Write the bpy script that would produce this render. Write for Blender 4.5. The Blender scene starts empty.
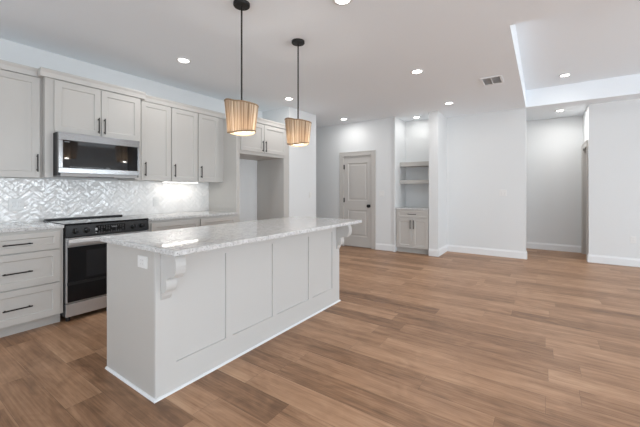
import bpy, bmesh, math, random
from mathutils import Vector, Matrix
random.seed(7)
S = bpy.context.scene
COL = S.collection
R = math.radians
PI = math.pi

# ------------------------------------------------------------------ camera
YAW = math.atan((542 - 320) / 323.0)
cam = bpy.data.cameras.new('camera')
cam.sensor_width = 36.0
cam.lens = 323.0 / 640.0 * 36.0
cam.shift_y = -23.5 / 640.0
cam.clip_start = 0.05
camo = bpy.data.objects.new('camera', cam)
COL.objects.link(camo)
camo.location = (0, 0, 1.235)
camo.rotation_euler = (R(90), 0, YAW - R(90))
S.camera = camo

# ------------------------------------------------------------------ world, exposure
w = bpy.data.worlds.new('world'); S.world = w
w.use_nodes = True
bg = w.node_tree.nodes['Background']
bg.inputs['Color'].default_value = (0.80, 0.88, 1.0, 1)
bg.inputs['Strength'].default_value = 1.0
S.view_settings.view_transform = 'Standard'
S.view_settings.look = 'None'
S.view_settings.exposure = 0.12
S.view_settings.gamma = 1.0
S.view_settings.use_curve_mapping = False
S.cycles.use_denoising = True
S.cycles.max_bounces = 10
S.cycles.diffuse_bounces = 6
S.cycles.sample_clamp_indirect = 6.0

# ------------------------------------------------------------------ room numbers
H = 2.70           # ceiling
YK = 4.31          # kitchen wall
XL, YB = -2.8, -5.2  # walls behind the camera
# daylight through the windows behind the camera: (centre, size x, size y, rotation, power)
def area(name, loc, sx, sy, rot, power, color=(1, 1, 1)):
    l = bpy.data.lights.new(name, 'AREA'); l.shape = 'RECTANGLE'
    l.size = sx; l.size_y = sy; l.energy = power; l.color = color
    o = bpy.data.objects.new(name, l); COL.objects.link(o)
    o.location = loc; o.rotation_euler = rot
    return o
WIN_S = [(-1.2, 1.6), (0.9, 1.5), (3.1, 1.3), (4.8, 1.3)]   # on the y = YB wall: centre x, width
WIN_W = [(-3.2, 1.7), (-0.3, 1.9), (2.6, 1.5)]               # on the x = XL wall: centre y, width
WZ0, WZ1 = 0.45, 1.95
for i, (x, wd) in enumerate(WIN_S):
    area('daylight', (x, YB - 0.02, (WZ0 + WZ1) / 2), wd, WZ1 - WZ0, (R(90), 0, 0), 47 * wd, (0.84, 0.93, 1.0))
for i, (y, wd) in enumerate(WIN_W):
    area('daylight', (XL - 0.02, y, (WZ0 + WZ1) / 2), wd, WZ1 - WZ0, (R(90), 0, R(-90)), 18 * wd, (0.84, 0.93, 1.0))

# ------------------------------------------------------------------ material helpers
def newmat(name):
    m = bpy.data.materials.new(name); m.use_nodes = True
    nt = m.node_tree
    return m, nt, nt.nodes['Principled BSDF']
def simple(name, col, rough=0.5, metal=0.0, spec=0.5, bump=0.0, bscale=200.0):
    m, nt, b = newmat(name)
    n = nt.nodes.new('ShaderNodeTexNoise'); n.inputs['Scale'].default_value = bscale
    n.inputs['Detail'].default_value = 3
    tc = nt.nodes.new('ShaderNodeTexCoord'); nt.links.new(tc.outputs['Object'], n.inputs['Vector'])
    mx = nt.nodes.new('ShaderNodeMix'); mx.data_type = 'RGBA'
    mx.inputs['A'].default_value = tuple(c * 0.97 for c in col) + (1,)
    mx.inputs['B'].default_value = tuple(min(1, c * 1.03) for c in col) + (1,)
    nt.links.new(n.outputs['Fac'], mx.inputs['Factor'])
    nt.links.new(mx.outputs['Result'], b.inputs['Base Color'])
    b.inputs['Roughness'].default_value = rough
    b.inputs['Metallic'].default_value = metal
    b.inputs['Specular IOR Level'].default_value = spec
    if bump:
        bp = nt.nodes.new('ShaderNodeBump'); bp.inputs['Strength'].default_value = bump
        bp.inputs['Distance'].default_value = 0.001
        nt.links.new(n.outputs['Fac'], bp.inputs['Height']); nt.links.new(bp.outputs['Normal'], b.inputs['Normal'])
    return m
def emis(name, col, s):
    m, nt, b = newmat(name)
    b.inputs['Base Color'].default_value = col + (1,)
    b.inputs['Emission Color'].default_value = col + (1,)
    b.inputs['Emission Strength'].default_value = s
    return m

M_wall = simple('wall_paint', (0.715, 0.73, 0.735), 0.7, bump=0.15, bscale=120)
M_ceil = simple('ceiling_paint', (0.865, 0.91, 0.95), 0.85, bump=0.25, bscale=90)
M_trim = simple('white_trim_paint', (0.79, 0.80, 0.81), 0.4)
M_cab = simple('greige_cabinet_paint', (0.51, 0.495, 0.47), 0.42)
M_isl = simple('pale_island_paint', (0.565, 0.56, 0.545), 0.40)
M_door = simple('taupe_door_paint', (0.52, 0.50, 0.475), 0.40)
M_black = simple('black_metal', (0.014, 0.013, 0.012), 0.42, spec=0.25)
M_glass = simple('black_glass', (0.010, 0.010, 0.011), 0.05, spec=0.28)
M_plastic = simple('black_plastic', (0.018, 0.018, 0.019), 0.32, spec=0.3)
M_knob = simple('knob_black', (0.006, 0.006, 0.006), 0.25)
M_mglass = simple('mirror_black_glass', (0.010, 0.010, 0.011), 0.04, spec=0.7)
M_plate = simple('white_plastic', (0.74, 0.74, 0.73), 0.3)
M_slot = simple('dark_slot', (0.38, 0.38, 0.38), 0.6)
M_led = emis('downlight_lens', (1.0, 0.97, 0.92), 14)
M_bar = emis('light_bar_lens', (1.0, 0.95, 0.88), 9)
M_bulb = emis('warm_bulb', (1.0, 0.88, 0.70), 5)
M_disp = simple('display_marks', (0.16, 0.165, 0.17), 0.5)
M_gap_shade = simple('under_door_shade', (0.12, 0.11, 0.10), 0.8)  # shade colour for the gap below the door slab

def steel(name, col, r0, r1):
    m, nt, b = newmat(name)
    tc = nt.nodes.new('ShaderNodeTexCoord'); mp = nt.nodes.new('ShaderNodeMapping')
    mp.inputs['Scale'].default_value = (3, 3, 260)
    n = nt.nodes.new('ShaderNodeTexNoise'); n.inputs['Scale'].default_value = 4
    nt.links.new(tc.outputs['Object'], mp.inputs['Vector']); nt.links.new(mp.outputs['Vector'], n.inputs['Vector'])
    cr = nt.nodes.new('ShaderNodeMapRange'); cr.inputs['To Min'].default_value = r0; cr.inputs['To Max'].default_value = r1
    nt.links.new(n.outputs['Fac'], cr.inputs['Value']); nt.links.new(cr.outputs['Result'], b.inputs['Roughness'])
    b.inputs['Base Color'].default_value = (col, col, col * 1.01, 1)
    b.inputs['Metallic'].default_value = 0.8
    return m
M_steel = steel('brushed_stainless', .60, .34, .48)
M_steel2 = steel('polished_stainless', .33, .18, .28)

def math_node(nt, op, a, b=None):
    n = nt.nodes.new('ShaderNodeMath'); n.operation = op
    for i, v in enumerate((a, b)):
        if v is None: continue
        if isinstance(v, (int, float)): n.inputs[i].default_value = v
        else: nt.links.new(v, n.inputs[i])
    return n.outputs[0]

def floor_mat():
    m, nt, b = newmat('wood_plank_floor')
    L = nt.links
    geo = nt.nodes.new('ShaderNodeNewGeometry')
    sp = nt.nodes.new('ShaderNodeSeparateXYZ'); L.new(geo.outputs['Position'], sp.inputs[0])
    W, LEN = 0.186, 1.25
    xs = math_node(nt, 'DIVIDE', math_node(nt, 'SUBTRACT', sp.outputs['X'], 0.873 - 8 * W), W)
    row = math_node(nt, 'FLOOR', xs)
    fx = math_node(nt, 'FRACT', xs)
    wn = nt.nodes.new('ShaderNodeTexWhiteNoise'); wn.noise_dimensions = '1D'; L.new(row, wn.inputs['W'])
    off = math_node(nt, 'MULTIPLY', wn.outputs['Value'], 7.3)
    ys = math_node(nt, 'ADD', math_node(nt, 'DIVIDE', sp.outputs['Y'], LEN), off)
    colm = math_node(nt, 'FLOOR', ys)
    fy = math_node(nt, 'FRACT', ys)
    cb = nt.nodes.new('ShaderNodeCombineXYZ'); L.new(row, cb.inputs[0]); L.new(colm, cb.inputs[1])
    wn2 = nt.nodes.new('ShaderNodeTexWhiteNoise'); wn2.noise_dimensions = '2D'; L.new(cb.outputs[0], wn2.inputs['Vector'])
    # grain coordinates, shifted for every plank
    gx = math_node(nt, 'MULTIPLY', sp.outputs['X'], 9.0)
    gy = math_node(nt, 'ADD', math_node(nt, 'MULTIPLY', sp.outputs['Y'], 0.9), math_node(nt, 'MULTIPLY', wn2.outputs['Value'], 40.0))
    gc = nt.nodes.new('ShaderNodeCombineXYZ'); L.new(gx, gc.inputs[0]); L.new(gy, gc.inputs[1]); L.new(math_node(nt, 'MULTIPLY', row, 3.7), gc.inputs[2])
    n1 = nt.nodes.new('ShaderNodeTexNoise'); n1.inputs['Scale'].default_value = 1.5; n1.inputs['Detail'].default_value = 6
    n1.inputs['Roughness'].default_value = 0.62; n1.inputs['Distortion'].default_value = 0.6
    L.new(gc.outputs[0], n1.inputs['Vector'])
    gc2 = nt.nodes.new('ShaderNodeVectorMath'); gc2.operation = 'MULTIPLY'; gc2.inputs[1].default_value = (7, 1.6, 1)
    L.new(gc.outputs[0], gc2.inputs[0])
    n2 = nt.nodes.new('ShaderNodeTexNoise'); n2.inputs['Scale'].default_value = 1.6; n2.inputs['Detail'].default_value = 4
    L.new(gc2.outputs[0], n2.inputs['Vector'])
    # value = plank tone + grain
    v = math_node(nt, 'ADD', math_node(nt, 'MULTIPLY', wn2.outputs['Value'], 0.36),
                  math_node(nt, 'ADD', math_node(nt, 'MULTIPLY', n1.outputs['Fac'], 0.95), math_node(nt, 'MULTIPLY', n2.outputs['Fac'], 0.55)))
    g3 = nt.nodes.new('ShaderNodeVectorMath'); g3.operation = 'MULTIPLY'; g3.inputs[1].default_value = (0.75, 3.2, 1)
    L.new(gc.outputs[0], g3.inputs[0])
    n3 = nt.nodes.new('ShaderNodeTexNoise'); n3.inputs['Scale'].default_value = 1.4; n3.inputs['Detail'].default_value = 5
    n3.inputs['Distortion'].default_value = 1.6; L.new(g3.outputs[0], n3.inputs['Vector'])
    v = math_node(nt, 'ADD', v, math_node(nt, 'MULTIPLY', n3.outputs['Fac'], 0.5))
    v = math_node(nt, 'SUBTRACT', v, 0.69)
    cr = nt.nodes.new('ShaderNodeValToRGB'); L.new(v, cr.inputs[0])
    e = cr.color_ramp.elements
    e[0].position = 0.12; e[0].color = FL[0] + (1,)
    e[1].position = 0.92; e[1].color = FL[3] + (1,)
    a = e.new(0.38); a.color = FL[1] + (1,)
    a = e.new(0.62); a.color = FL[2] + (1,)
    # seams
    ex = math_node(nt, 'MINIMUM', fx, math_node(nt, 'SUBTRACT', 1.0, fx))
    ey = math_node(nt, 'MINIMUM', fy, math_node(nt, 'SUBTRACT', 1.0, fy))
    sx = math_node(nt, 'LESS_THAN', ex, 0.0012 / W); sy = math_node(nt, 'LESS_THAN', ey, 0.0012 / LEN)
    seam = math_node(nt, 'MAXIMUM', sx, sy)
    mx = nt.nodes.new('ShaderNodeMix'); mx.data_type = 'RGBA'
    L.new(math_node(nt, 'MULTIPLY', seam, 0.4), mx.inputs['Factor'])
    L.new(cr.outputs[0], mx.inputs['A']); mx.inputs['B'].default_value = (0.05, 0.033, 0.022, 1)
    L.new(mx.outputs['Result'], b.inputs['Base Color'])
    b.inputs['Roughness'].default_value = 0.42
    b.inputs['Specular IOR Level'].default_value = 0.4
    bp = nt.nodes.new('ShaderNodeBump'); bp.inputs['Strength'].default_value = 0.25; bp.inputs['Distance'].default_value = 0.0015
    L.new(math_node(nt, 'SUBTRACT', n2.outputs['Fac'], math_node(nt, 'MULTIPLY', seam, 1.5)), bp.inputs['Height'])
    L.new(bp.outputs['Normal'], b.inputs['Normal'])
    return m
FL = [(0.170, 0.090, 0.048), (0.295, 0.162, 0.089), (0.415, 0.240, 0.139), (0.54, 0.340, 0.210)]
M_floor = floor_mat()

def granite():
    m, nt, b = newmat('speckled_granite'); L = nt.links
    tc = nt.nodes.new('ShaderNodeNewGeometry')
    def noise(s, d, r=0.6):
        n = nt.nodes.new('ShaderNodeTexNoise'); n.inputs['Scale'].default_value = s; n.inputs['Detail'].default_value = d
        n.inputs['Roughness'].default_value = r; L.new(tc.outputs['Position'], n.inputs['Vector']); return n.outputs['Fac']
    def ramp(f, stops):
        c = nt.nodes.new('ShaderNodeValToRGB'); L.new(f, c.inputs[0]); e = c.color_ramp.elements
        e[0].position, e[0].color = stops[0][0], stops[0][1] + (1,)
        e[1].position, e[1].color = stops[-1][0], stops[-1][1] + (1,)
        for p, cc in stops[1:-1]:
            q = e.new(p); q.color = cc + (1,)
        return c.outputs[0]
    base = ramp(noise(30, 6, 0.75), [(0.34, (0.46, 0.455, 0.45)), (0.5, (0.60, 0.60, 0.595)), (0.64, (0.70, 0.70, 0.70))])
    fl = ramp(noise(90, 3, 0.6), [(0.56, (0, 0, 0)), (0.66, (1, 1, 1))])
    fl2 = ramp(noise(55, 4, 0.7), [(0.62, (0, 0, 0)), (0.70, (1, 1, 1))])
    m1 = nt.nodes.new('ShaderNodeMix'); m1.data_type = 'RGBA'; L.new(math_node(nt, 'MULTIPLY', fl, 0.85), m1.inputs['Factor'])
    L.new(base, m1.inputs['A']); m1.inputs['B'].default_value = (0.16, 0.155, 0.15, 1)
    m2 = nt.nodes.new('ShaderNodeMix'); m2.data_type = 'RGBA'; L.new(math_node(nt, 'MULTIPLY', fl2, 0.7), m2.inputs['Factor'])
    L.new(m1.outputs['Result'], m2.inputs['A']); m2.inputs['B'].default_value = (0.30, 0.28, 0.27, 1)
    L.new(m2.outputs['Result'], b.inputs['Base Color'])
    b.inputs['Roughness'].default_value = 0.06
    b.inputs['Specular IOR Level'].default_value = 0.55
    return m
M_granite = granite()

def tile_mat():
    m, nt, b = newmat('glossy_white_tile'); L = nt.links
    g = nt.nodes.new('ShaderNodeNewGeometry')
    n = nt.nodes.new('ShaderNodeTexNoise'); n.inputs['Scale'].default_value = 38; n.inputs['Detail'].default_value = 0
    L.new(g.outputs['Position'], n.inputs['Vector'])
    mx = nt.nodes.new('ShaderNodeMix'); mx.data_type = 'RGBA'; L.new(g.outputs['Random Per Island'], mx.inputs['Factor'])
    mx.inputs['A'].default_value = (0.82, 0.81, 0.795, 1); mx.inputs['B'].default_value = (0.88, 0.87, 0.855, 1)
    L.new(mx.outputs['Result'], b.inputs['Base Color'])
    b.inputs['Roughness'].default_value = 0.06; b.inputs['Specular IOR Level'].default_value = 0.8
    bp = nt.nodes.new('ShaderNodeBump'); bp.inputs['Strength'].default_value = 1.0; bp.inputs['Distance'].default_value = 0.0045
    wn = nt.nodes.new('ShaderNodeTexWhiteNoise'); wn.noise_dimensions = '1D'; L.new(math_node(nt, 'MULTIPLY', g.outputs['Random Per Island'], 977.0), wn.inputs['W'])
    v1 = nt.nodes.new('ShaderNodeVectorMath'); v1.operation = 'SUBTRACT'; L.new(wn.outputs['Color'], v1.inputs[0]); v1.inputs[1].default_value = (.5, .5, .5)
    v2 = nt.nodes.new('ShaderNodeVectorMath'); v2.operation = 'SCALE'; L.new(v1.outputs[0], v2.inputs[0]); v2.inputs['Scale'].default_value = 0.11
    v3 = nt.nodes.new('ShaderNodeVectorMath'); v3.operation = 'ADD'; L.new(v2.outputs[0], v3.inputs[0]); L.new(g.outputs['Normal'], v3.inputs[1])
    v4 = nt.nodes.new('ShaderNodeVectorMath'); v4.operation = 'NORMALIZE'; L.new(v3.outputs[0], v4.inputs[0]); L.new(v4.outputs[0], bp.inputs['Normal'])
    L.new(n.outputs['Fac'], bp.inputs['Height']); L.new(bp.outputs['Normal'], b.inputs['Normal'])
    return m
M_tile = tile_mat()
M_grout = simple('white_grout', (0.66, 0.66, 0.655), 0.8)

def shade_mat():
    m, nt, b = newmat('woven_natural_fibre'); L = nt.links
    tc = nt.nodes.new('ShaderNodeTexCoord'); sp = nt.nodes.new('ShaderNodeSeparateXYZ'); L.new(tc.outputs['Object'], sp.inputs[0])
    ang = math_node(nt, 'ARCTAN2', sp.outputs['Y'], sp.outputs['X'])
    cb = nt.nodes.new('ShaderNodeCombineXYZ'); L.new(math_node(nt, 'MULTIPLY', ang, 13.0), cb.inputs[0]); L.new(math_node(nt, 'MULTIPLY', sp.outputs['Z'], 1.2), cb.inputs[1])
    n = nt.nodes.new('ShaderNodeTexNoise'); n.inputs['Scale'].default_value = 1.3; n.inputs['Detail'].default_value = 5
    L.new(cb.outputs[0], n.inputs['Vector'])
    c = nt.nodes.new('ShaderNodeValToRGB'); L.new(n.outputs['Fac'], c.inputs[0]); e = c.color_ramp.elements
    e[0].position, e[0].color = 0.33, (0.27, 0.195, 0.13, 1)
    e[1].position, e[1].color = 0.68, (0.82, 0.76, 0.66, 1)
    q = e.new(0.47); q.color = (0.46, 0.35, 0.25, 1)
    q = e.new(0.56); q.color = (0.64, 0.54, 0.42, 1)
    L.new(c.outputs[0], b.inputs['Base Color']); b.inputs['Roughness'].default_value = 0.8
    tr = nt.nodes.new('ShaderNodeBsdfTranslucent'); L.new(c.outputs[0], tr.inputs['Color'])
    mix = nt.nodes.new('ShaderNodeMixShader'); mix.inputs[0].default_value = 0.5
    L.new(b.outputs[0], mix.inputs[1]); L.new(tr.outputs[0], mix.inputs[2])
    L.new(mix.outputs[0], nt.nodes['Material Output'].inputs['Surface'])
    return m
M_shade = shade_mat()
M_rim = simple('bound_fibre_rim', (0.27, 0.185, 0.11), 0.8)

# ------------------------------------------------------------------ mesh helpers
class MB:
    def __init__(s): s.v = []; s.f = []
    def add(s, vs, fs):
        n = len(s.v); s.v += [tuple(v) for v in vs]; s.f += [tuple(n + i for i in f) for f in fs]; return s
    def box(s, x0, x1, y0, y1, z0, z1):
        return s.add([(x0, y0, z0), (x1, y0, z0), (x1, y1, z0), (x0, y1, z0), (x0, y0, z1), (x1, y0, z1), (x1, y1, z1), (x0, y1, z1)],
                     [(0, 3, 2, 1), (4, 5, 6, 7), (0, 1, 5, 4), (1, 2, 6, 5), (2, 3, 7, 6), (3, 0, 4, 7)])
    def prism(s, poly, a0, a1, axis='x'):
        """poly of 2D points extruded along an axis: 'x' -> (y,z), 'y' -> (x,z), 'z' -> (x,y)"""
        def P(p, a):
            return {'x': (a, p[0], p[1]), 'y': (p[0], a, p[1]), 'z': (p[0], p[1], a)}[axis]
        n = len(poly)
        vs = [P(p, a0) for p in poly] + [P(p, a1) for p in poly]
        fs = [tuple(range(n))[::-1], tuple(range(n, 2 * n))] + [(i, (i + 1) % n, n + (i + 1) % n, n + i) for i in range(n)]
        return s.add(vs, fs)
    def lathe(s, prof, c=(0, 0, 0), axis='z', n=32):
        """prof: list of (radius, height) revolved round the axis, closed at the ends when radius is 0"""
        vs = []
        for r, h in prof:
            for k in range(n):
                a = 2 * PI * k / n; p = (r * math.cos(a), r * math.sin(a))
                q = {'z': (p[0], p[1], h), 'y': (p[0], h, p[1]), 'x': (h, p[0], p[1])}[axis]
                vs.append((q[0] + c[0], q[1] + c[1], q[2] + c[2]))
        fs = []
        for i in range(len(prof) - 1):
            for k in range(n):
                fs.append((i * n + k, i * n + (k + 1) % n, (i + 1) * n + (k + 1) % n, (i + 1) * n + k))
        fs.append(tuple(range(n))[::-1]); fs.append(tuple(range((len(prof) - 1) * n, len(prof) * n)))
        return s.add(vs, fs)
    def cyl(s, c, r, h, axis='z', n=24): return s.lathe([(r, 0), (r, h)], c, axis, n)
    def build(s, name, mat, parent=None, bevel=0.0, smooth=False, seg=2):
        me = bpy.data.meshes.new(name); me.from_pydata(s.v, [], s.f)
        bm = bmesh.new(); bm.from_mesh(me); bmesh.ops.recalc_face_normals(bm, faces=bm.faces); bm.to_mesh(me); bm.free()
        me.materials.append(mat)
        if smooth:
            for p in me.polygons: p.use_smooth = True
            me.set_sharp_from_angle(angle=R(40))
        o = bpy.data.objects.new(name, me); COL.objects.link(o)
        if parent: o.parent = parent
        if bevel:
            b = o.modifiers.new('bevel', 'BEVEL'); b.width = bevel; b.segments = seg; b.limit_method = 'ANGLE'; b.angle_limit = R(40)
        return o

def tag(o, label=None, cat=None, group=None, kind=None):
    if label: o['label'] = label
    if cat: o['category'] = cat
    if group: o['group'] = group
    if kind: o['kind'] = kind
    return o
def thing(name, label, cat, loc, rz=0, group=None):
    o = bpy.data.objects.new(name, None); COL.objects.link(o)
    o.empty_display_size = 0.05
    o.location = loc; o.rotation_euler = (0, 0, rz)
    return tag(o, label, cat, group)
def copy_tree(o, parent=None):
    c = o.copy(); COL.objects.link(c)
    if parent: c.parent = parent
    for ch in list(o.children): copy_tree(ch, c)
    return c
def struct(name, mb, mat, bevel=0.0, parent=None, label=None):
    o = mb.build(name, mat, parent, bevel)
    if parent is None: tag(o, label, None, None, 'structure')
    return o

# ------------------------------------------------------------------ room shell
T = 0.12
struct('floor', MB().box(XL - T, 8.4, YB - T, 6.0, -0.08, 0.0), M_floor, label='brown wood plank floor running through the whole room')['category'] = 'floor'
TX0, TX1, TY0, TY1, TZ = 3.33, 6.78, -3.7, 0.235, 3.0
c = MB()
c.box(XL - T, TX0, YB - T, 6.0, H, H + 0.4)
c.box(TX1, 8.4, YB - T, 6.0, H, H + 0.4)
c.box(TX0, TX1, TY1, 6.0, H, H + 0.4)
c.box(TX0, TX1, YB - T, TY0, H, H + 0.4)
c.box(TX0, TX1, TY0, TY1, TZ, H + 0.4)
struct('ceiling', c, M_ceil, label='pale grey painted ceiling with a raised tray over the living area')['category'] = 'ceiling'

DX = 6.20   # wall with the panelled door
NX = 6.17   # niche front
def wall(name, mb, label): tag(struct(name, mb, M_wall, label=label), cat='wall')
wall('wall_kitchen', MB().box(XL, 4.37, YK, YK + T, 0, H), 'white wall behind the kitchen cabinets')
wall('wall_pantry', MB().box(4.37, 5.19, 3.66, 5.88, 0, H), 'white wall block right of the refrigerator recess')
DY0, DY1, DZ = 2.925, 3.645, 1.99      # rough opening of the door
wall('wall_door_side', MB().box(DX, DX + T, 2.45, DY0, 0, H).box(DX, DX + T, DY1, 5.88, 0, H).box(DX, DX + T, DY0, DY1, DZ, H)
     .box(NX, DX + T, 2.42, 2.45, 0, H), 'white wall holding the tall panelled door')
wall('wall_corridor_end', MB().box(5.19, DX + T, 5.88, 6.0, 0, H), 'white end wall of the passage behind the pantry block')
wall('wall_niche', MB().box(DX + T, 6.89, 2.42, 2.54, 0, H).box(6.77, 6.89, 1.755, 2.42, 0, H), 'white walls inside the shelved niche')
wall('wall_column', MB().box(NX, 6.89, 1.59, 1.755, 0, H), 'narrow white wall end right of the niche')
wall('wall_right', MB().box(6.84, 6.96, 0.236, 1.59, 0, H), 'wide white wall between niche and hall opening')
wall('wall_hall_back', MB().box(8.15, 8.27, -3.5, 1.6, 0, H), 'white back wall of the short hall')
wall('wall_hall_left', MB().box(6.96, 8.15, 1.2, 1.32, 0, H), 'white wall closing the hall on the left')
HO0, HO1 = 7.32, 8.03
wall('wall_hall_side', MB().box(7.17, HO0, -0.78, -0.66, 0, H).box(HO1, 8.15, -0.78, -0.66, 0, H).box(HO0, HO1, -0.78, -0.66, 2.03, H),
     'white hall side wall with a cased doorway')
wall('wall_living', MB().box(7.17, 7.29, YB, -0.78, 0, H), 'white living room wall at the right edge')
wall('wall_bath_back', MB().box(7.29, 8.15, -3.5, -3.38, 0, H), 'white wall closing the room behind the hall doorway')
def win_wall(name, horiz, spans, lo, hi, label):
    m = MB(); edges = [lo]
    for cc, wd in spans: edges += [cc - wd / 2, cc + wd / 2]
    edges.append(hi)
    def bx(a, b, z0, z1):
        if horiz: m.box(a, b, YB - T, YB, z0, z1)
        else: m.box(XL - T, XL, a, b, z0, z1)
    for i in range(0, len(edges), 2): bx(edges[i], edges[i + 1], 0, H)
    for cc, wd in spans:
        bx(cc - wd / 2, cc + wd / 2, 0, WZ0); bx(cc - wd / 2, cc + wd / 2, WZ1, H)
    wall(name, m, label)
win_wall('wall_back', True, WIN_S, XL, 7.29, 'white window wall behind the camera')
win_wall('wall_left', False, WIN_W, YB, YK, 'white window wall left of the camera')
k = 1
for horiz, spans in ((True, WIN_S), (False, WIN_W)):
    for cc, wd in spans:
        m = MB()
        def bx(a, b, z0, z1, d0=0.0, d1=0.05):
            if horiz: m.box(cc + a, cc + b, YB + d0, YB + d1, z0, z1)
            else: m.box(XL + d0, XL + d1, cc + a, cc + b, z0, z1)
        h = wd / 2
        bx(-h - .07, -h, WZ0 - .07, WZ1 + .07, d1=.02); bx(h, h + .07, WZ0 - .07, WZ1 + .07, d1=.02)
        bx(-h, h, WZ1, WZ1 + .07, d1=.02); bx(-h, h, WZ0 - .07, WZ0, d1=.04)
        bx(-.02, .02, WZ0, WZ1, 0, .02); bx(-h, h, 1.36, 1.40, 0, .02)
        tag(m.build('window_%d' % k, M_trim), 'white framed window behind the camera', 'window', None, 'structure'); k += 1

# baseboards: profile with a small bevelled top
def base_run(name, segs, label):
    m = MB(); t, h = 0.016, 0.135
    for (x0, y0, x1, y1, nx, ny) in segs:      # wall line and the side it faces
        xa, xb = sorted((x0, x1)); ya, yb = sorted((y0, y1))
        if nx: m.prism([(x0, 0), (x0 + nx * t, 0), (x0 + nx * t, h - .03), (x0 + nx * t * .5, h - .012), (x0 + nx * t * .4, h), (x0, h)], ya, yb, 'y')
        else: m.prism([(y0, 0), (y0 + ny * t, 0), (y0 + ny * t, h - .03), (y0 + ny * t * .5, h - .012), (y0 + ny * t * .4, h), (y0, h)], xa, xb, 'x')
    o = m.build(name, M_trim); tag(o, label, 'baseboard', None, 'structure')
base_run('baseboard_door_side', [(NX, 2.42, NX, 2.45, -1, 0), (DX, 2.45, DX, DY0 - .075, -1, 0), (DX, DY1 + .075, DX, 5.88, -1, 0)], 'white baseboard beside the panelled door')
base_run('baseboard_column', [(NX, 1.574, NX, 1.755, -1, 0), (NX, 1.59, 6.84, 1.59, 0, -1)], 'white baseboard round the narrow wall end')
base_run('baseboard_right', [(6.84, 0.236, 6.84, 1.574, -1, 0), (6.824, 0.236, 6.96, 0.236, 0, -1)], 'white baseboard of the wide blank wall')
base_run('baseboard_hall', [(8.15, -0.66, 8.15, 1.2, -1, 0)], 'white baseboard along the hall back wall')
base_run('baseboard_living', [(7.17, YB, 7.17, -0.66, -1, 0), (7.154, -0.66, HO0 - .085, -0.66, 0, 1)], 'white baseboard of the right living room wall')
base_run('baseboard_pantry', [(4.37, 3.66, 5.19, 3.66, 0, -1), (5.19, 3.66, 5.19, 5.88, 1, 0)], 'white baseboard of the pantry wall block')
base_run('baseboard_back', [(XL, YB, 7.17, YB, 0, 1)], 'white baseboard behind the camera')
base_run('baseboard_left', [(XL, YB, XL, YK, 1, 0)], 'white baseboard left of the camera')

# ------------------------------------------------------------------ doors
# trim_1: casing of the panelled door; door_1: slab with two recessed panels
cw = 0.075
def casing(name, axis, plane, sgn, a0, a1, ztop, mat, label, depth=T):
    m = MB()
    def bx(p0, p1, a, b, z0, z1):
        p0, p1 = sorted((p0, p1))
        if axis == 'x': m.box(p0, p1, a, b, z0, z1)
        else: m.box(a, b, p0, p1, z0, z1)
    f = plane + sgn * 0.018
    bx(plane, f, a0 - cw, a0, 0, ztop + cw); bx(plane, f, a1, a1 + cw, 0, ztop + cw); bx(plane, f, a0, a1, ztop, ztop + cw)
    g = plane + sgn * 0.024
    bx(f, g, a0 - cw, a0 - cw + .018, 0, ztop + cw); bx(f, g, a1 + cw - .018, a1 + cw, 0, ztop + cw); bx(f, g, a0 - cw + .018, a1 + cw - .018, ztop + cw - .018, ztop + cw)
    q = plane - sgn * depth
    bx(f, q, a0, a0 + .018, 0, ztop); bx(f, q, a1 - .018, a1, 0, ztop); bx(f, q, a0 + .018, a1 - .018, ztop - .018, ztop)
    return tag(m.build(name, mat, None, 0.002), label, 'door casing', None, 'structure')
casing('trim_1', 'x', DX, -1, DY0, DY1, DZ, M_door, 'taupe casing round the panelled door')
casing('trim_2', 'y', -0.66, 1, HO0, HO1, 2.03, M_door, 'taupe casing of the open hall doorway')

d = thing('door_1', 'tall taupe two-panel door with a round black knob', 'door', (DX + 0.012, DY1 - .021, 0.012), R(-90)); d['kind'] = 'structure'
DW, DH = DY1 - DY0 - .042, DZ - .018 - .016
def panel_door(dw, dh):
    m = MB(); st = 0.105
    ys, yr = 0.0, 0.010
    zb = [0, 0.215, 0.79, 0.99, dh - .15, dh]
    m.box(0, st, ys, .035, 0, dh); m.box(dw - st, dw, ys, .035, 0, dh)
    for z0, z1 in ((zb[0], zb[1]), (zb[2], zb[3]), (zb[4], zb[5])): m.box(st, dw - st, ys, .035, z0, z1)
    for z0, z1 in ((zb[1], zb[2]), (zb[3], zb[4])):
        m.box(st, dw - st, yr + .006, .030, z0, z1)
        b = .03                                   # sloped sticking round the raised field
        x0, x1 = st, dw - st
        o = [(x0, ys, z0), (x1, ys, z0), (x1, ys, z1), (x0, ys, z1)]
        i = [(x0 + b * .5, yr, z0 + b * .5), (x1 - b * .5, yr, z0 + b * .5), (x1 - b * .5, yr, z1 - b * .5), (x0 + b * .5, yr, z1 - b * .5)]
        m.add(o + i, [(0, 1, 5, 4), (1, 2, 6, 5), (2, 3, 7, 6), (3, 0, 4, 7)])
        f = [(x0 + b * 1.2, yr, z0 + b * 1.2), (x1 - b * 1.2, yr, z0 + b * 1.2), (x1 - b * 1.2, yr, z1 - b * 1.2), (x0 + b * 1.2, yr, z1 - b * 1.2)]
        g = [(x0 + b * 1.8, yr - .006, z0 + b * 1.8), (x1 - b * 1.8, yr - .006, z0 + b * 1.8), (x1 - b * 1.8, yr - .006, z1 - b * 1.8), (x0 + b * 1.8, yr - .006, z1 - b * 1.8)]
        m.add(i + f, [(0, 1, 5, 4), (1, 2, 6, 5), (2, 3, 7, 6), (3, 0, 4, 7)])
        m.add(f + g, [(0, 1, 5, 4), (1, 2, 6, 5), (2, 3, 7, 6), (3, 0, 4, 7), (4, 5, 6, 7)])
    return m
panel_door(DW, DH).build('door_panel', M_door, d)
kx = DW - .065
MB().lathe([(.0, .0), (.034, .0), (.034, -.006), (.012, -.010), (.011, -.034), (.028, -.042), (.034, -.055), (.026, -.068), (0, -.070)], (kx, 0, .885), 'y').build('door_knob', M_black, d, smooth=True)
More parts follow.
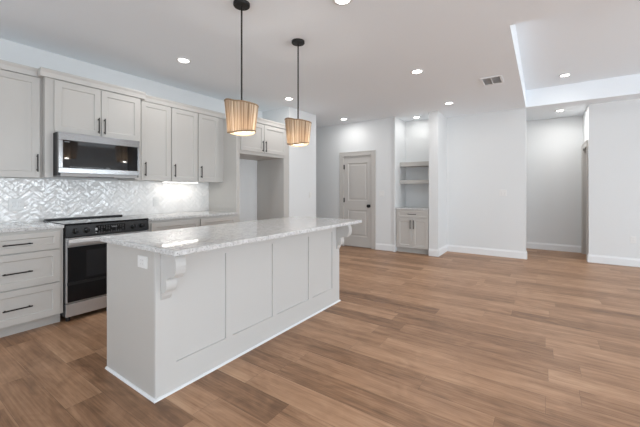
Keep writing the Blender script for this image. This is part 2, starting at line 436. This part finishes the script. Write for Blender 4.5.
for hz in (0.30, 1.00, 1.73):
    MB().cyl((-.004, -.008, hz - .05), .008, .1).box(-.004, .022, -.003, .001, hz - .05, hz + .05).build('hinge', M_black, d)
MB().box(DX + .03, DX + .10, DY0 + .02, DY1 - .02, 0, 0.011).build('door_gap_shade', M_gap_shade)  # dark strip painted in as the shade of the gap under the door
bpy.data.objects['door_gap_shade']['kind'] = 'structure'; bpy.data.objects['door_gap_shade'].name = 'gap_shade_strip'

# ------------------------------------------------------------------ cabinets
def shaker_mb(x0, x1, z0, z1, y=0.0, t=.02, rail=.057, rec=.009):
    m = MB(); r = rail
    O = [(x0, z0), (x1, z0), (x1, z1), (x0, z1)]; I = [(x0 + r, z0 + r), (x1 - r, z0 + r), (x1 - r, z1 - r), (x0 + r, z1 - r)]
    e = .004
    J = [(x0 + r + e, z0 + r + e), (x1 - r - e, z0 + r + e), (x1 - r - e, z1 - r - e), (x0 + r + e, z1 - r - e)]
    vs = [(a, y - t, b) for a, b in O] + [(a, y - t, b) for a, b in I] + [(a, y - t + rec, b) for a, b in J] + [(a, y, b) for a, b in O]
    fs = []
    for i in range(4):
        j = (i + 1) % 4
        fs += [(i, j, 4 + j, 4 + i), (4 + i, 4 + j, 8 + j, 8 + i), (12 + i, 12 + j, j, i)]
    fs += [(8, 9, 10, 11), (15, 14, 13, 12)]
    return m.add(vs, fs)
def pull(parent, x, z, length, vertical=True, y=-.02, label=None):
    m = MB(); s = .005; h = length / 2; o = .030
    if vertical:
        m.box(x - s, x + s, y - o, y - o + .009, z - h, z + h)
        for k in (-1, 1): m.box(x - s, x + s, y - o + .009, y, z + k * (h - .018) - s, z + k * (h - .018) + s)
    else:
        m.box(x - h, x + h, y - o, y - o + .009, z - s, z + s)
        for k in (-1, 1): m.box(x + k * (h - .018) - s, x + k * (h - .018) + s, y - o + .009, y, z - s, z + s)
    o = m.build('handle', M_black, parent, 0.0015)
    o['label'] = label or ('black bar pull')
    return o
def crown(parent, x0, x1, z, depth, left=False, right=False, ret=.035):
    pr = .042; hh = .08
    m = MB()
    z += .004; hh -= .004
    prof = [(0, z), (-.026, z), (-.027, z + .012), (-pr * .75, z + hh * .55), (-pr, z + hh * .85), (-pr, z + hh), (0, z + hh)]
    m.prism(prof, x0 - (pr if left else 0), x1 + (pr if right else 0), 'x')
    if left: m.box(x0 - pr, x0, 0, ret, z, z + hh)
    if right: m.box(x1, x1 + pr, 0, ret, z, z + hh)
    m.box(x0, x1, 0, depth, z + .002, z + .02)
    return m.build('crown_molding', M_cab, parent)

UB, UT = 1.352, 2.30       # upper cabinets
YU = 3.955
# left wall cabinet
c = thing('wall_cabinet', 'greige wall cabinet left of the microwave, cut by the photo edge', 'wall cabinet', (0.13, YU, 0))
MB().box(0, .9145, 0, YK - YU - .003, UB, UT + .01).build('cabinet_box', M_cab, c)
for a, b in ((.01, .445), (.455, .893)):
    dd = shaker_mb(a, b, UB, UT).build('door', M_cab, c, .0015); pull(dd, b - .022, 1.49, .165)
crown(c, 0, .9145, UT, YK - YU)
# cabinet over the microwave
MY = 3.875
c = thing('wall_cabinet', 'deeper greige two-door wall cabinet directly above the microwave', 'wall cabinet', (1.045, MY, 0))
w_ = 1.93 - 1.045
MB().box(0, w_, 0, YK - MY - .003, 1.79, UT + .01).box(0, .062, 0, YK - MY - .003, UB + .005, 1.79).box(w_ - .062, w_, 0, YK - MY - .003, UB + .005, 1.79).build('cabinet_box', M_cab, c)
mid = w_ / 2 + .022
for a, b, hx in ((.066, mid - .003, mid - .028), (mid + .003, w_ - .022, mid + .028)):
    dd = shaker_mb(a, b, 1.80, UT - .008).build('door', M_cab, c, .0015); pull(dd, hx, 1.91, .165)
crown(c, 0, w_, UT, YK - MY - .003, True, True)
# three single-door wall cabinets
xs = [1.935, 2.345, 2.738, 3.185]
lab = ['single-door greige wall cabinet just right of the microwave', 'middle one of the three single-door wall cabinets right of the microwave',
       'single-door greige wall cabinet next to the tall refrigerator panel']
for i in range(3):
    c = thing('wall_cabinet', lab[i], 'wall cabinet', (xs[i], YU, 0))
    ww = xs[i + 1] - xs[i]
    MB().box(0, ww, 0, YK - YU - .003, UB, UT + .01).build('cabinet_box', M_cab, c)
    a = .032 if i == 0 else .009
    b = (3.085 - xs[i]) if i == 2 else ww - .009
    dd = shaker_mb(a, b, UB, UT).build('door', M_cab, c, .0015); pull(dd, a + (.036 if i else .042), 1.487, .168)
    crown(c, 0, ww, UT, YK - YU)

# refrigerator surround
FY = 3.665
c = thing('refrigerator_surround', 'tall greige built-in surround with empty refrigerator recess', 'cabinet', (3.185, FY, 0))
dp = YK - FY - .003
MB().box(0, .06, 0, dp, 0, UT - .01).build('side_panel', M_cab, c, .001)
MB().box(1.045, 1.182, 0, .02, 0, UT - .01).box(1.045, 1.065, .02, dp, 0, UT - .01).build('side_panel', M_cab, c, .001)
MB().box(.06, 1.045, .0, dp, 1.775, UT - .01).build('cabinet_box', M_cab, c)
for a, b, hx in ((.075, .552, .552 - .042), (.560, 1.07, .560 + .02)):
    dd = shaker_mb(a, b, 1.825, UT - .03).build('door', M_cab, c, .0015); pull(dd, hx, 1.925, .17)
crown(c, 0, 1.182, UT - .02, dp)

# base cabinets
BY = 3.655; CT = .884
def base_cab(label, x0, x1, cols, slide_only_top=False, endfill=0.0):
    c = thing('base_cabinet', label, 'base cabinet', (x0, BY, 0)); wd = x1 - x0
    MB().box(0, wd, 0, YK - BY - .003, .098, CT).box(0, wd, .075, YK - BY - .003, 0, .098).build('cabinet_box', M_cab, c)
    for a, b, kind in cols:
        if kind == 'drawers': rows = [(.705, .862), (.405, .695), (.105, .395)]
        else: rows = []
        for z0, z1 in rows:
            dr = shaker_mb(a, b, z0, z1, rail=.045 if z1 - z0 < .2 else .055).build('drawer', M_cab, c, .0015)
            pull(dr, (a + b) / 2, z0 + (z1 - z0) * .46, .19, False)
        if kind != 'drawers':
            dd = shaker_mb(a, b, .105, .862).build('door', M_cab, c, .0015); pull(dd, a + .04 if kind == 'l' else b - .04, .66, .165)
    return c
base_cab('greige three-drawer base cabinet left of the range, at the photo edge', -.13, 1.117, [(.01, .60, 'drawers'), (.63, 1.222, 'drawers')])
base_cab('greige base cabinet right of the range, mostly hidden behind the island', 1.90, 2.56, [(.03, .65, 'r')])
base_cab('greige base cabinet beside the refrigerator surround, behind the island', 2.562, 3.183, [(.01, .60, 'l')])

# counters
def slab(name, label, x0, x1, y0, y1, z0=CT, z1=.914):
    o = MB().box(x0, x1, y0, y1, z0, z1).build(name, M_granite, None, .004); return tag(o, label, 'countertop')
slab('countertop', 'speckled granite countertop left of the range', -.13, 1.120, 3.63, YK - .001)
slab('countertop', 'speckled granite countertop between range and refrigerator surround', 1.896, 3.184, 3.63, YK - .001)

# backsplash: herringbone of glossy tiles, each tile slightly tilted
def backsplash(x0, x1, z0, z1):
    m = MB(); L_, W_ = 0.15, 0.05; g = .0013
    ca, sa = math.cos(R(45)), math.sin(R(45))
    y = YK - .0045
    def clip(poly, ax, lim, keep_less):
        out = []
        for i in range(len(poly)):
            p, q = poly[i], poly[(i + 1) % len(poly)]
            ip = (p[ax] <= lim) if keep_less else (p[ax] >= lim); iq = (q[ax] <= lim) if keep_less else (q[ax] >= lim)
            if ip: out.append(p)
            if ip != iq:
                t = (lim - p[ax]) / (q[ax] - p[ax]); out.append(tuple(p[k] + t * (q[k] - p[k]) for k in range(2)))
        return out
    n = int(L_ / W_ + .5)
    for i in range(-110, 111):
        for j in range(-26, 27):
            # one staircase pair of tiles
            ox = i * W_ + j * 2 * L_ * 0.5 * 1.0; oy = i * W_ - j * L_
            ox = i * W_ + j * L_
            for r in ((ox, oy, L_, W_), (ox + L_ * 0, oy + W_, W_, L_)):
                a, b, ww, hh = r
                if True:
                    pts = [(a + g, b + g), (a + ww - g, b + g), (a + ww - g, b + hh - g), (a + g, b + hh - g)]
                    P = [(1.6 + px * ca - py * sa, 1.1 + px * sa + py * ca) for px, py in pts]
                    for ax, lim, kl in ((0, x0, False), (0, x1, True), (1, z0, False), (1, z1, True)):
                        if P: P = clip(P, ax, lim, kl)
                    if len(P) < 3: continue
                    inside = all(x0 + .001 < 1.6 + px * ca - py * sa < x1 - .001 and z0 + .001 < 1.1 + px * sa + py * ca < z1 - .001 for px, py in pts)
                    if inside:                       # whole tile: pillowed handmade face
                        rings = []
                        dy = random.gauss(0, .0004)
                        for ins, up in ((0, 0), (.0035, .0011), (.009, .0019), (.017, .0021)):
                            q = [(a + g + ins, b + g + ins), (a + ww - g - ins, b + g + ins), (a + ww - g - ins, b + hh - g - ins), (a + g + ins, b + hh - g - ins)]
                            rings.append([(1.6 + px * ca - py * sa, y - up + dy, 1.1 + px * sa + py * ca) for px, py in q])
                        vs = [(p[0], YK - .001, p[2]) for p in rings[0]] + [p for rg in rings for p in rg]
                        fs = [(16, 17, 18, 19)]
                        for lv in range(4):
                            for q in range(4): fs.append((lv * 4 + q, lv * 4 + (q + 1) % 4, lv * 4 + 4 + (q + 1) % 4, lv * 4 + 4 + q))
                        m.add(vs, fs); continue
                    cx = sum(p[0] for p in P) / len(P); cz = sum(p[1] for p in P) / len(P)
                    tx, tz = random.gauss(0, .006), random.gauss(0, .006)
                    k = len(P)
                    front = [(p[0], y - .0015 + tx * (p[0] - cx) + tz * (p[1] - cz), p[1]) for p in P]
                    back = [(p[0], YK - .001, p[1]) for p in P]
                    m.add(front + back, [tuple(range(k))] + [(q, (q + 1) % k, k + (q + 1) % k, k + q) for q in range(k)])
    return m
bs = backsplash(-.13, 3.184, .915, UB - .001).build('backsplash', M_tile, None, smooth=True)
tag(bs, 'glossy white herringbone tile backsplash along the kitchen wall', 'backsplash')
MB().box(-.13, 3.184, YK - .0042, YK - .0005, .915, UB - .001).build('grout_bed', M_grout, bs)

# ------------------------------------------------------------------ range
c = thing('range', 'stainless and black slide-in electric range with front knobs', 'range', (1.126, 3.63, 0)); RW = .762
MB().box(0, RW, .03, .62, .05, .903).build('body', M_plastic, c)
MB().box(-.003, RW + .003, .0, .60, .903, .920).build('cooktop', M_glass, c, .003)
MB().box(.01, RW - .01, .575, .612, .920, .934).build('rear_trim', M_plastic, c, .003)
pan = MB().prism([(.03, .795), (-.018, .795), (-.006, .903), (.03, .903)], 0, RW, 'x').build('control_panel', M_plastic, c, .003)
for kx, kz in ((.075, .848), (.165, .848), (.592, .848), (.682, .848)):
    kn = MB().lathe([(0, -.012), (.026, -.012), (.026, -.018), (.021, -.02), (.019, -.044), (0, -.046)], (kx, 0, kz), 'y', 28).build('knob', M_knob, c, smooth=True)
    MB().box(kx - .004, kx + .004, -.052, -.044, kz - .018, kz + .018).build('grip', M_plastic, kn, .001)
dsp = MB().box(.245, .515, -.0155, -.012, .808, .886).build('display', M_glass, c, .001)
mk = MB()
for r_, z in enumerate((.872, .858, .842, .826, .815)):
    for q in range(11):
        if random.random() < .72: mk.box(.268 + q * .022, .268 + q * .022 + .011, -.0165, -.0156, z, z + .0035)
mk.box(.385, .435, -.0168, -.0156, .857, .868)
mk.build('markings', M_disp, dsp)
MB().box(.238, .256, -.020, -.012, .838, .862).box(.240, .252, -.018, -.012, .812, .820).build('dial_button', M_steel, c, .002)
odr = MB().box(.005, RW - .005, -.004, .03, .178, .785).build('oven_door', M_steel, c, .002)
MB().box(.016, RW - .016, -.008, -.003, .186, .700).build('door_glass', M_glass, odr)
MB().box(.012, RW - .012, -.0115, -.0075, .345, .372).build('door_rail', M_plastic, odr)
MB().box(.165, RW - .165, -.0095, -.0075, .40, .655).build('viewing_window', simple('oven_window', (.022, .022, .024), .1, spec=.3), odr)
h = MB(); h.prism([(-.045, .712), (-.055, .720), (-.058, .745), (-.052, .772), (-.043, .778), (-.040, .745)], .012, RW - .012, 'x')
h.box(.03, .06, -.044, -.002, .73, .76).box(RW - .06, RW - .03, -.044, -.002, .73, .76)
h.build('handle', M_steel, odr, .003)['label'] = 'wide stainless bar handle'
wd_ = MB().box(.005, RW - .005, -.006, .03, .052, .170).build('warming_drawer', M_steel, c, .002)
for fx in (.04, RW - .04):
    for fy in (.06, .56): MB().cyl((fx, fy, 0), .018, .05).build('foot', M_plastic, c)
# ------------------------------------------------------------------ microwave
c = thing('microwave', 'stainless over-the-range microwave mounted under the middle cabinet', 'microwave', (1.113, 3.755, 1.375)); MW = .745
MB().box(0, MW, .03, .54, .0, .412).build('body', M_plastic, c)
fr = MB().box(0, MW, 0, .03, .338, .412).box(0, MW, 0, .03, .024, .074).box(0, .035, 0, .03, .074, .338).box(MW - .022, MW, 0, .03, .074, .338).build('front_frame', M_steel2, c, .003)
dd = MB().box(.035, .615, -.002, .03, .074, .338).build('door', M_mglass, c, .001)
MB().box(.10, .56, -.0035, -.0018, .11, .30).build('viewing_window', simple('microwave_window', (.016, .016, .017), .05, spec=.6), dd)
cp = MB().box(.618, MW - .022, -.002, .03, .074, .338).build('control_panel', M_glass, c, .001)
MB().box(.045, .085, -.003, -.0019, .318, .328).build('label_mark', M_disp, dd)
mm = MB()
for q in range(14): mm.box(.09 + q * .021, .09 + q * .021 + .013, -.0028, -.0019, .082, .088)
mm.box(.40, .44, -.0028, -.0019, .084, .092); mm.build('markings', M_disp, dd)
MB().box(.02, MW - .02, .008, .30, -.008, .024).build('vent_grille', M_slot, c)
MB().box(.24, .48, -.004, .05, -.014, -.006).build('handle_lip', M_plastic, c)

# ------------------------------------------------------------------ island
IX0, IX1, IY0, IY1 = 1.01, 3.085, 1.86, 2.49
c = thing('kitchen_island', 'long pale kitchen island base with panelled back under granite', 'kitchen island', (IX0, IY0, 0))
IW, ID = IX1 - IX0, IY1 - IY0
MB().box(.012, IW - .012, .010, ID, .0, CT).build('body', M_isl, c)
# panelled back: rails and stiles standing proud of the body, four recessed fields
m = MB(); zs = (0.175, .785)
st = [(0, .13), (.512, .572), (.997, 1.057), (1.505, 1.565), (1.93, IW)]
m.box(0, IW, 0, .018, 0, zs[0]); m.box(0, IW, 0, .018, zs[1], CT)
for a, b in st: m.box(a, b, 0, .018, zs[0], zs[1])
m.build('panelled_back', M_isl, c)
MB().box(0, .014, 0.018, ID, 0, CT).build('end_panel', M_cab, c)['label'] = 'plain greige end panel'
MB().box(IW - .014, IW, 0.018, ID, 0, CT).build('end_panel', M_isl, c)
shoe = MB()
def qr(a0, a1, fixed, sgn, axis):
    r = .013; pts = [(fixed, 0)] + [(fixed + sgn * r * math.cos(t), r * math.sin(t)) for t in (0, PI / 6, PI / 3, PI / 2)]
    shoe.prism(pts, a0, a1, axis)
qr(-.013, IW + .013, 0, -1, 'x'); qr(-.013, ID, 0, -1, 'y'); qr(-.013, ID, IW, 1, 'y')
shoe.build('shoe_molding', M_trim, c)['label'] = 'white shoe moulding at the floor'
def corbel(x):
    # profile (y, z): tall scrolled bracket
    p = [(0, .884), (-.155, .884), (-.155, .862)]
    for t in range(0, 9):                       # upper bulge
        a = PI / 2 - t * PI / 8
        p.append((-.138 - .022 * math.cos(a), .800 + .058 * math.sin(a)))
    p += [(-.128, .728), (-.092, .726), (-.070, .716)]
    for t in range(0, 9):                       # hollow then lower bulge
        a = PI / 2 - t * PI / 8
        p.append((-.052 - .012 * math.cos(a), .678 + .034 * math.sin(a)))
    p += [(-.046, .634), (-.020, .630), (-.016, .606), (-.008, .592), (0, .580)]
    return MB().prism(p, x, x + .065, 'x')
corbel(.03).build('corbel', M_isl, c, .003)
corbel(2.01).build('corbel', M_isl, c, .003)
slab('island_countertop', 'large speckled granite top overhanging the island', .965, 3.11, 1.59, 2.49)

# ------------------------------------------------------------------ pendants
def pendant(x, y, label):
    c = thing('pendant_light', label, 'pendant light', (x, y, H), 0, 'woven pendants over the island')
    MB().lathe([(0, 0), (.064, 0), (.064, -.018), (.060, -.024), (0, -.026)], (0, 0, 0)).build('canopy', M_black, c, smooth=True)
    MB().cyl((0, 0, -.80), .0065, .78, n=16).build('rod', M_black, c, smooth=True)
    MB().lathe([(0, -.79), (.022, -.80), (.024, -.85), (.018, -.86), (0, -.86)], (0, 0, 0)).build('socket', M_black, c, smooth=True)
    # shade: wavy-rimmed drum of vertical strips
    n, rows = 96, 8; vs = []; fs = []
    TOP = [(0, -.772), (40, -.776), (90, -.798), (140, -.806), (180, -.806), (270, -.786), (360, -.772)]
    BOT = [(0, -1.009), (35, -1.024), (62, -1.027), (90, -1.020), (118, -1.014), (180, -1.003), (270, -1.019), (360, -1.009)]
    def ring(a):
        g = math.degrees(a - R(124.5)) % 360; out = []
        for tab in (TOP, BOT):
            for (a0, v0), (a1, v1) in zip(tab, tab[1:]):
                if a0 <= g <= a1:
                    t = (g - a0) / (a1 - a0); t = t * t * (3 - 2 * t); out.append(v0 + (v1 - v0) * t); break
        return out
    jit = [random.uniform(-.0022, .0022) for _ in range(n // 2)]
    for r_ in range(rows + 1):
        t = r_ / rows
        for k in range(n):
            a = 2 * PI * k / n; zt, zb = ring(a)
            rad = .129 - .023 * t + jit[k // 2] * (1 if k % 2 else -.3)
            vs.append((rad * math.cos(a), rad * math.sin(a), zt + (zb - zt) * t))
    for r_ in range(rows):
        for k in range(n):
            fs.append((r_ * n + k, r_ * n + (k + 1) % n, (r_ + 1) * n + (k + 1) % n, (r_ + 1) * n + k))
    sh = MB().add(vs, fs).build('lamp_shade', M_shade, c)
    so = sh.modifiers.new('thick', 'SOLIDIFY'); so.thickness = .003; so.offset = 0
    for which in (0, 1):
        rv, rf = [], []; q = 8; rr = .0045
        for k in range(n):
            a = 2 * PI * k / n; z = ring(a)[which]; rad = (.129, .106)[which]
            for j in range(q):
                b = 2 * PI * j / q
                rv.append(((rad + rr * math.cos(b)) * math.cos(a), (rad + rr * math.cos(b)) * math.sin(a), z + rr * 1.4 * math.sin(b)))
        for k in range(n):
            for j in range(q):
                k2, j2 = (k + 1) % n, (j + 1) % q
                rf.append((k * q + j, k2 * q + j, k2 * q + j2, k * q + j2))
        MB().add(rv, rf).build('rim', M_rim, sh, smooth=True)
    sp = MB()
    for a in (0, 2 * PI / 3, 4 * PI / 3):
        a += .5; r2 = .126; zt = ring(a)[0] - .012; nx, ny = -math.sin(a) * .003, math.cos(a) * .003
        p0 = (.0, .0, -.80); p1 = (r2 * math.cos(a), r2 * math.sin(a), zt)
        sp.add([(p0[0] - nx, p0[1] - ny, p0[2]), (p0[0] + nx, p0[1] + ny, p0[2]), (p1[0] + nx, p1[1] + ny, p1[2]), (p1[0] - nx, p1[1] - ny, p1[2]),
                (p0[0] - nx, p0[1] - ny, p0[2] + .005), (p0[0] + nx, p0[1] + ny, p0[2] + .005), (p1[0] + nx, p1[1] + ny, p1[2] + .005), (p1[0] - nx, p1[1] - ny, p1[2] + .005)],
               [(0, 3, 2, 1), (4, 5, 6, 7), (0, 1, 5, 4), (1, 2, 6, 5), (2, 3, 7, 6), (3, 0, 4, 7)])
    sp.build('spider', M_black, c)
    MB().lathe([(0, -.858), (.012, -.86), (.016, -.875), (.030, -.905), (.031, -.925), (.020, -.948), (0, -.955)], (0, 0, 0)).build('bulb', M_bulb, c, smooth=True)
    l = bpy.data.lights.new('pendant_glow', 'POINT'); l.energy = PEND_W; l.color = (1, .96, .90); l.shadow_soft_size = .035
    lo = bpy.data.objects.new('pendant_glow', l); COL.objects.link(lo); lo.location = (x, y, H - .985)
PEND_W = 3.2
pendant(1.742, 1.944, 'nearer woven drum pendant, hanging over the middle of the island')
pendant(2.50, 1.98, 'farther woven drum pendant, hanging toward the far end of the island')

# ------------------------------------------------------------------ recessed lights
DL_W = 5.0
def downlight(x, y, z, label, power=None):
    c = thing('recessed_light', label, 'ceiling light', (x, y, z), 0, 'recessed ceiling lights')
    MB().lathe([(.054, -.001), (.080, -.001), (.080, -.004), (.072, -.008), (.056, -.008), (.054, -.003)], (0, 0, 0), n=40).build('trim_ring', M_trim, c, smooth=True)
    MB().cyl((0, 0, -.006), .054, .005, n=40).build('lens', M_led, c)
    l = bpy.data.lights.new('downlight_beam', 'AREA'); l.shape = 'DISK'; l.size = .105; l.energy = power or DL_W
    l.color = (1, .985, .965)
    lo = bpy.data.objects.new('downlight_beam', l); COL.objects.link(lo); lo.location = (x, y, z - .010)
downlight(2.132, 3.33, H, 'recessed ceiling light over the aisle, between the range and the nearer pendant')
downlight(3.98, 3.34, H, 'recessed ceiling light in front of the refrigerator surround')
downlight(5.77, 3.37, H, 'recessed ceiling light near the tall panelled door', 4.2)
downlight(2.14, 1.26, H, 'recessed ceiling light cut by the top edge of the photo')
downlight(3.96, 1.27, H, 'recessed ceiling light left of the ceiling vent, in open ceiling')
downlight(5.71, 1.29, H, 'recessed ceiling light in front of the wide blank wall')
downlight(6.45, 2.08, H, 'recessed ceiling light inside the shelved niche', 1.8)
downlight(6.215, -.29, TZ, 'recessed light in the raised tray ceiling', 1.6)
downlight(7.41, -.273, H, 'recessed ceiling light in the short hall', 10)
# the kitchen and living room go on behind the camera with the same lights
# under-cabinet light bars
def bar(x0, x1, y, label, p):
    c = thing('under_cabinet_light', label, 'light bar', ((x0 + x1) / 2, y, UB)); h = (x1 - x0) / 2
    MB().box(-h, h, -.016, .016, -.012, 0).build('housing', M_trim, c)
    MB().box(-h + .01, h - .01, -.011, .011, -.014, -.012).build('diffuser', M_bar, c)
    a = area('under_cabinet_glow', ((x0 + x1) / 2, y, UB - .016), x1 - x0, .02, (0, 0, 0), p, (1, .95, .88))
bar(2.36, 2.90, 4.17, 'slim lit light bar under the wall cabinets right of the microwave', 0.7)

# ------------------------------------------------------------------ ceiling vent
c = thing('ceiling_vent', 'white slotted air vent in the ceiling', 'vent', (4.86, .55, H))
MB().box(-.17, .17, -.125, -.10, -.010, 0).box(-.17, .17, .10, .125, -.010, 0).box(-.17, -.145, -.10, .10, -.010, 0).box(.145, .17, -.10, .10, -.010, 0).build('frame', M_trim, c, .002)
MB().box(-.145, .145, -.10, .10, -.0025, -.0005).build('backing', M_slot, c)
s = MB()
for q in range(9):
    x = -.128 + q * .032
    s.prism([(x + .010, -.003), (x + .012, -.002), (x + .002, -.009), (x, -.0085)], -.10, .10, 'y')
s.box(-.145, .145, -.004, .004, -.012, -.003)
s.build('slats', M_trim, c)

# ------------------------------------------------------------------ niche: cabinet, counter, shelves
NW = 2.42 - 1.755
c = thing('base_cabinet', 'small greige cabinet with one drawer and two doors inside the niche', 'base cabinet', (NX + .03, 2.42 - .002, 0), R(-90))
nw = NW - .004
MB().box(0, nw, 0, .565, .1, .852).box(0, nw, .06, .565, 0, .1).build('cabinet_box', M_cab, c)
dr = shaker_mb(.035, nw - .012, .695, .835, rail=.035).build('drawer', M_cab, c, .0015); pull(dr, nw / 2 + .01, .765, .17, False)
for a, b, hx in ((.035, nw / 2 + .008, nw / 2 - .022), (nw / 2 + .013, nw - .012, nw / 2 + .043)):
    dd = shaker_mb(a, b, .108, .680).build('door', M_cab, c, .0015); pull(dd, hx, .565, .17)
tag(MB().box(NX + .005, 6.768, 1.757, 2.418, .852, .880).build('countertop', M_granite, None, .003), 'short speckled granite countertop inside the niche', 'countertop')
for z0, z1, lb in ((1.715, 1.80, 'upper thick greige shelf in the niche'), (1.36, 1.435, 'lower greige shelf in the niche above the small counter')):
    tag(MB().box(6.42, 6.768, 1.757, 2.418, z0, z1).build('shelf', M_cab, None, .002), lb, 'shelf')

# ------------------------------------------------------------------ outlets and switches
def plate(kind, label, loc, rz, gangs=1):
    c = thing(kind, label, 'electrical outlet' if kind == 'wall_outlet' else 'light switch', loc, rz)
    w = .035 + (gangs - 1) * .023
    MB().box(-w, w, -.006, 0, -.058, .058).build('plate', M_plate, c, .002)
    for g_ in range(gangs):
        cx = (g_ - (gangs - 1) / 2) * .046
        if kind == 'wall_outlet':
            ins = MB().box(cx - .016, cx + .016, -.0085, -.005, -.034, .034).build('receptacle', M_plate, c, .001)
            for dz in (-.018, .018):
                for sx in (-.007, .006): MB().box(cx + sx - .001, cx + sx + .001, -.0092, -.0084, dz - .003, dz + .005).build('slot', M_slot, ins)
        else:
            MB().prism([(-.005, -.033), (-.011, -.033), (-.007, .033), (-.005, .033)], cx - .015, cx + .015, 'x').build('rocker', M_plate, c, .001)
    return c
yb = YK - .0095
plate('wall_outlet', 'white double outlet on the backsplash left of the range', (.935, yb, 1.09), 0, 2)
plate('wall_outlet', 'white outlet on the tiles behind the counter, just right of the range', (2.345, yb, 1.08), 0)
plate('wall_switch', 'white switch on the tiles near the refrigerator panel', (3.08, yb, 1.08), 0)
o = plate('wall_outlet', 'square white outlet cover on the end of the island', (IX0, 2.00, .798), R(-90))
o.scale = (1.6, 1, .62)
plate('wall_switch', 'white switch on the pantry wall block behind the farther pendant', (4.99, 3.66, 1.14), 0)
plate('wall_switch', 'white double switch between the panelled door and the niche', (DX, 2.72, 1.16), R(-90), 2)
plate('wall_outlet', 'white outlet plate on the wide blank wall left of the hall', (6.84, .594, 1.18), R(-90), 2)
plate('wall_outlet', 'low white outlet on the living room wall at the right', (7.17, -1.215, .43), R(-90))
plate('wall_switch', 'small white switch on the wall edge at the hall opening', (6.90, .236, 1.43), 0)
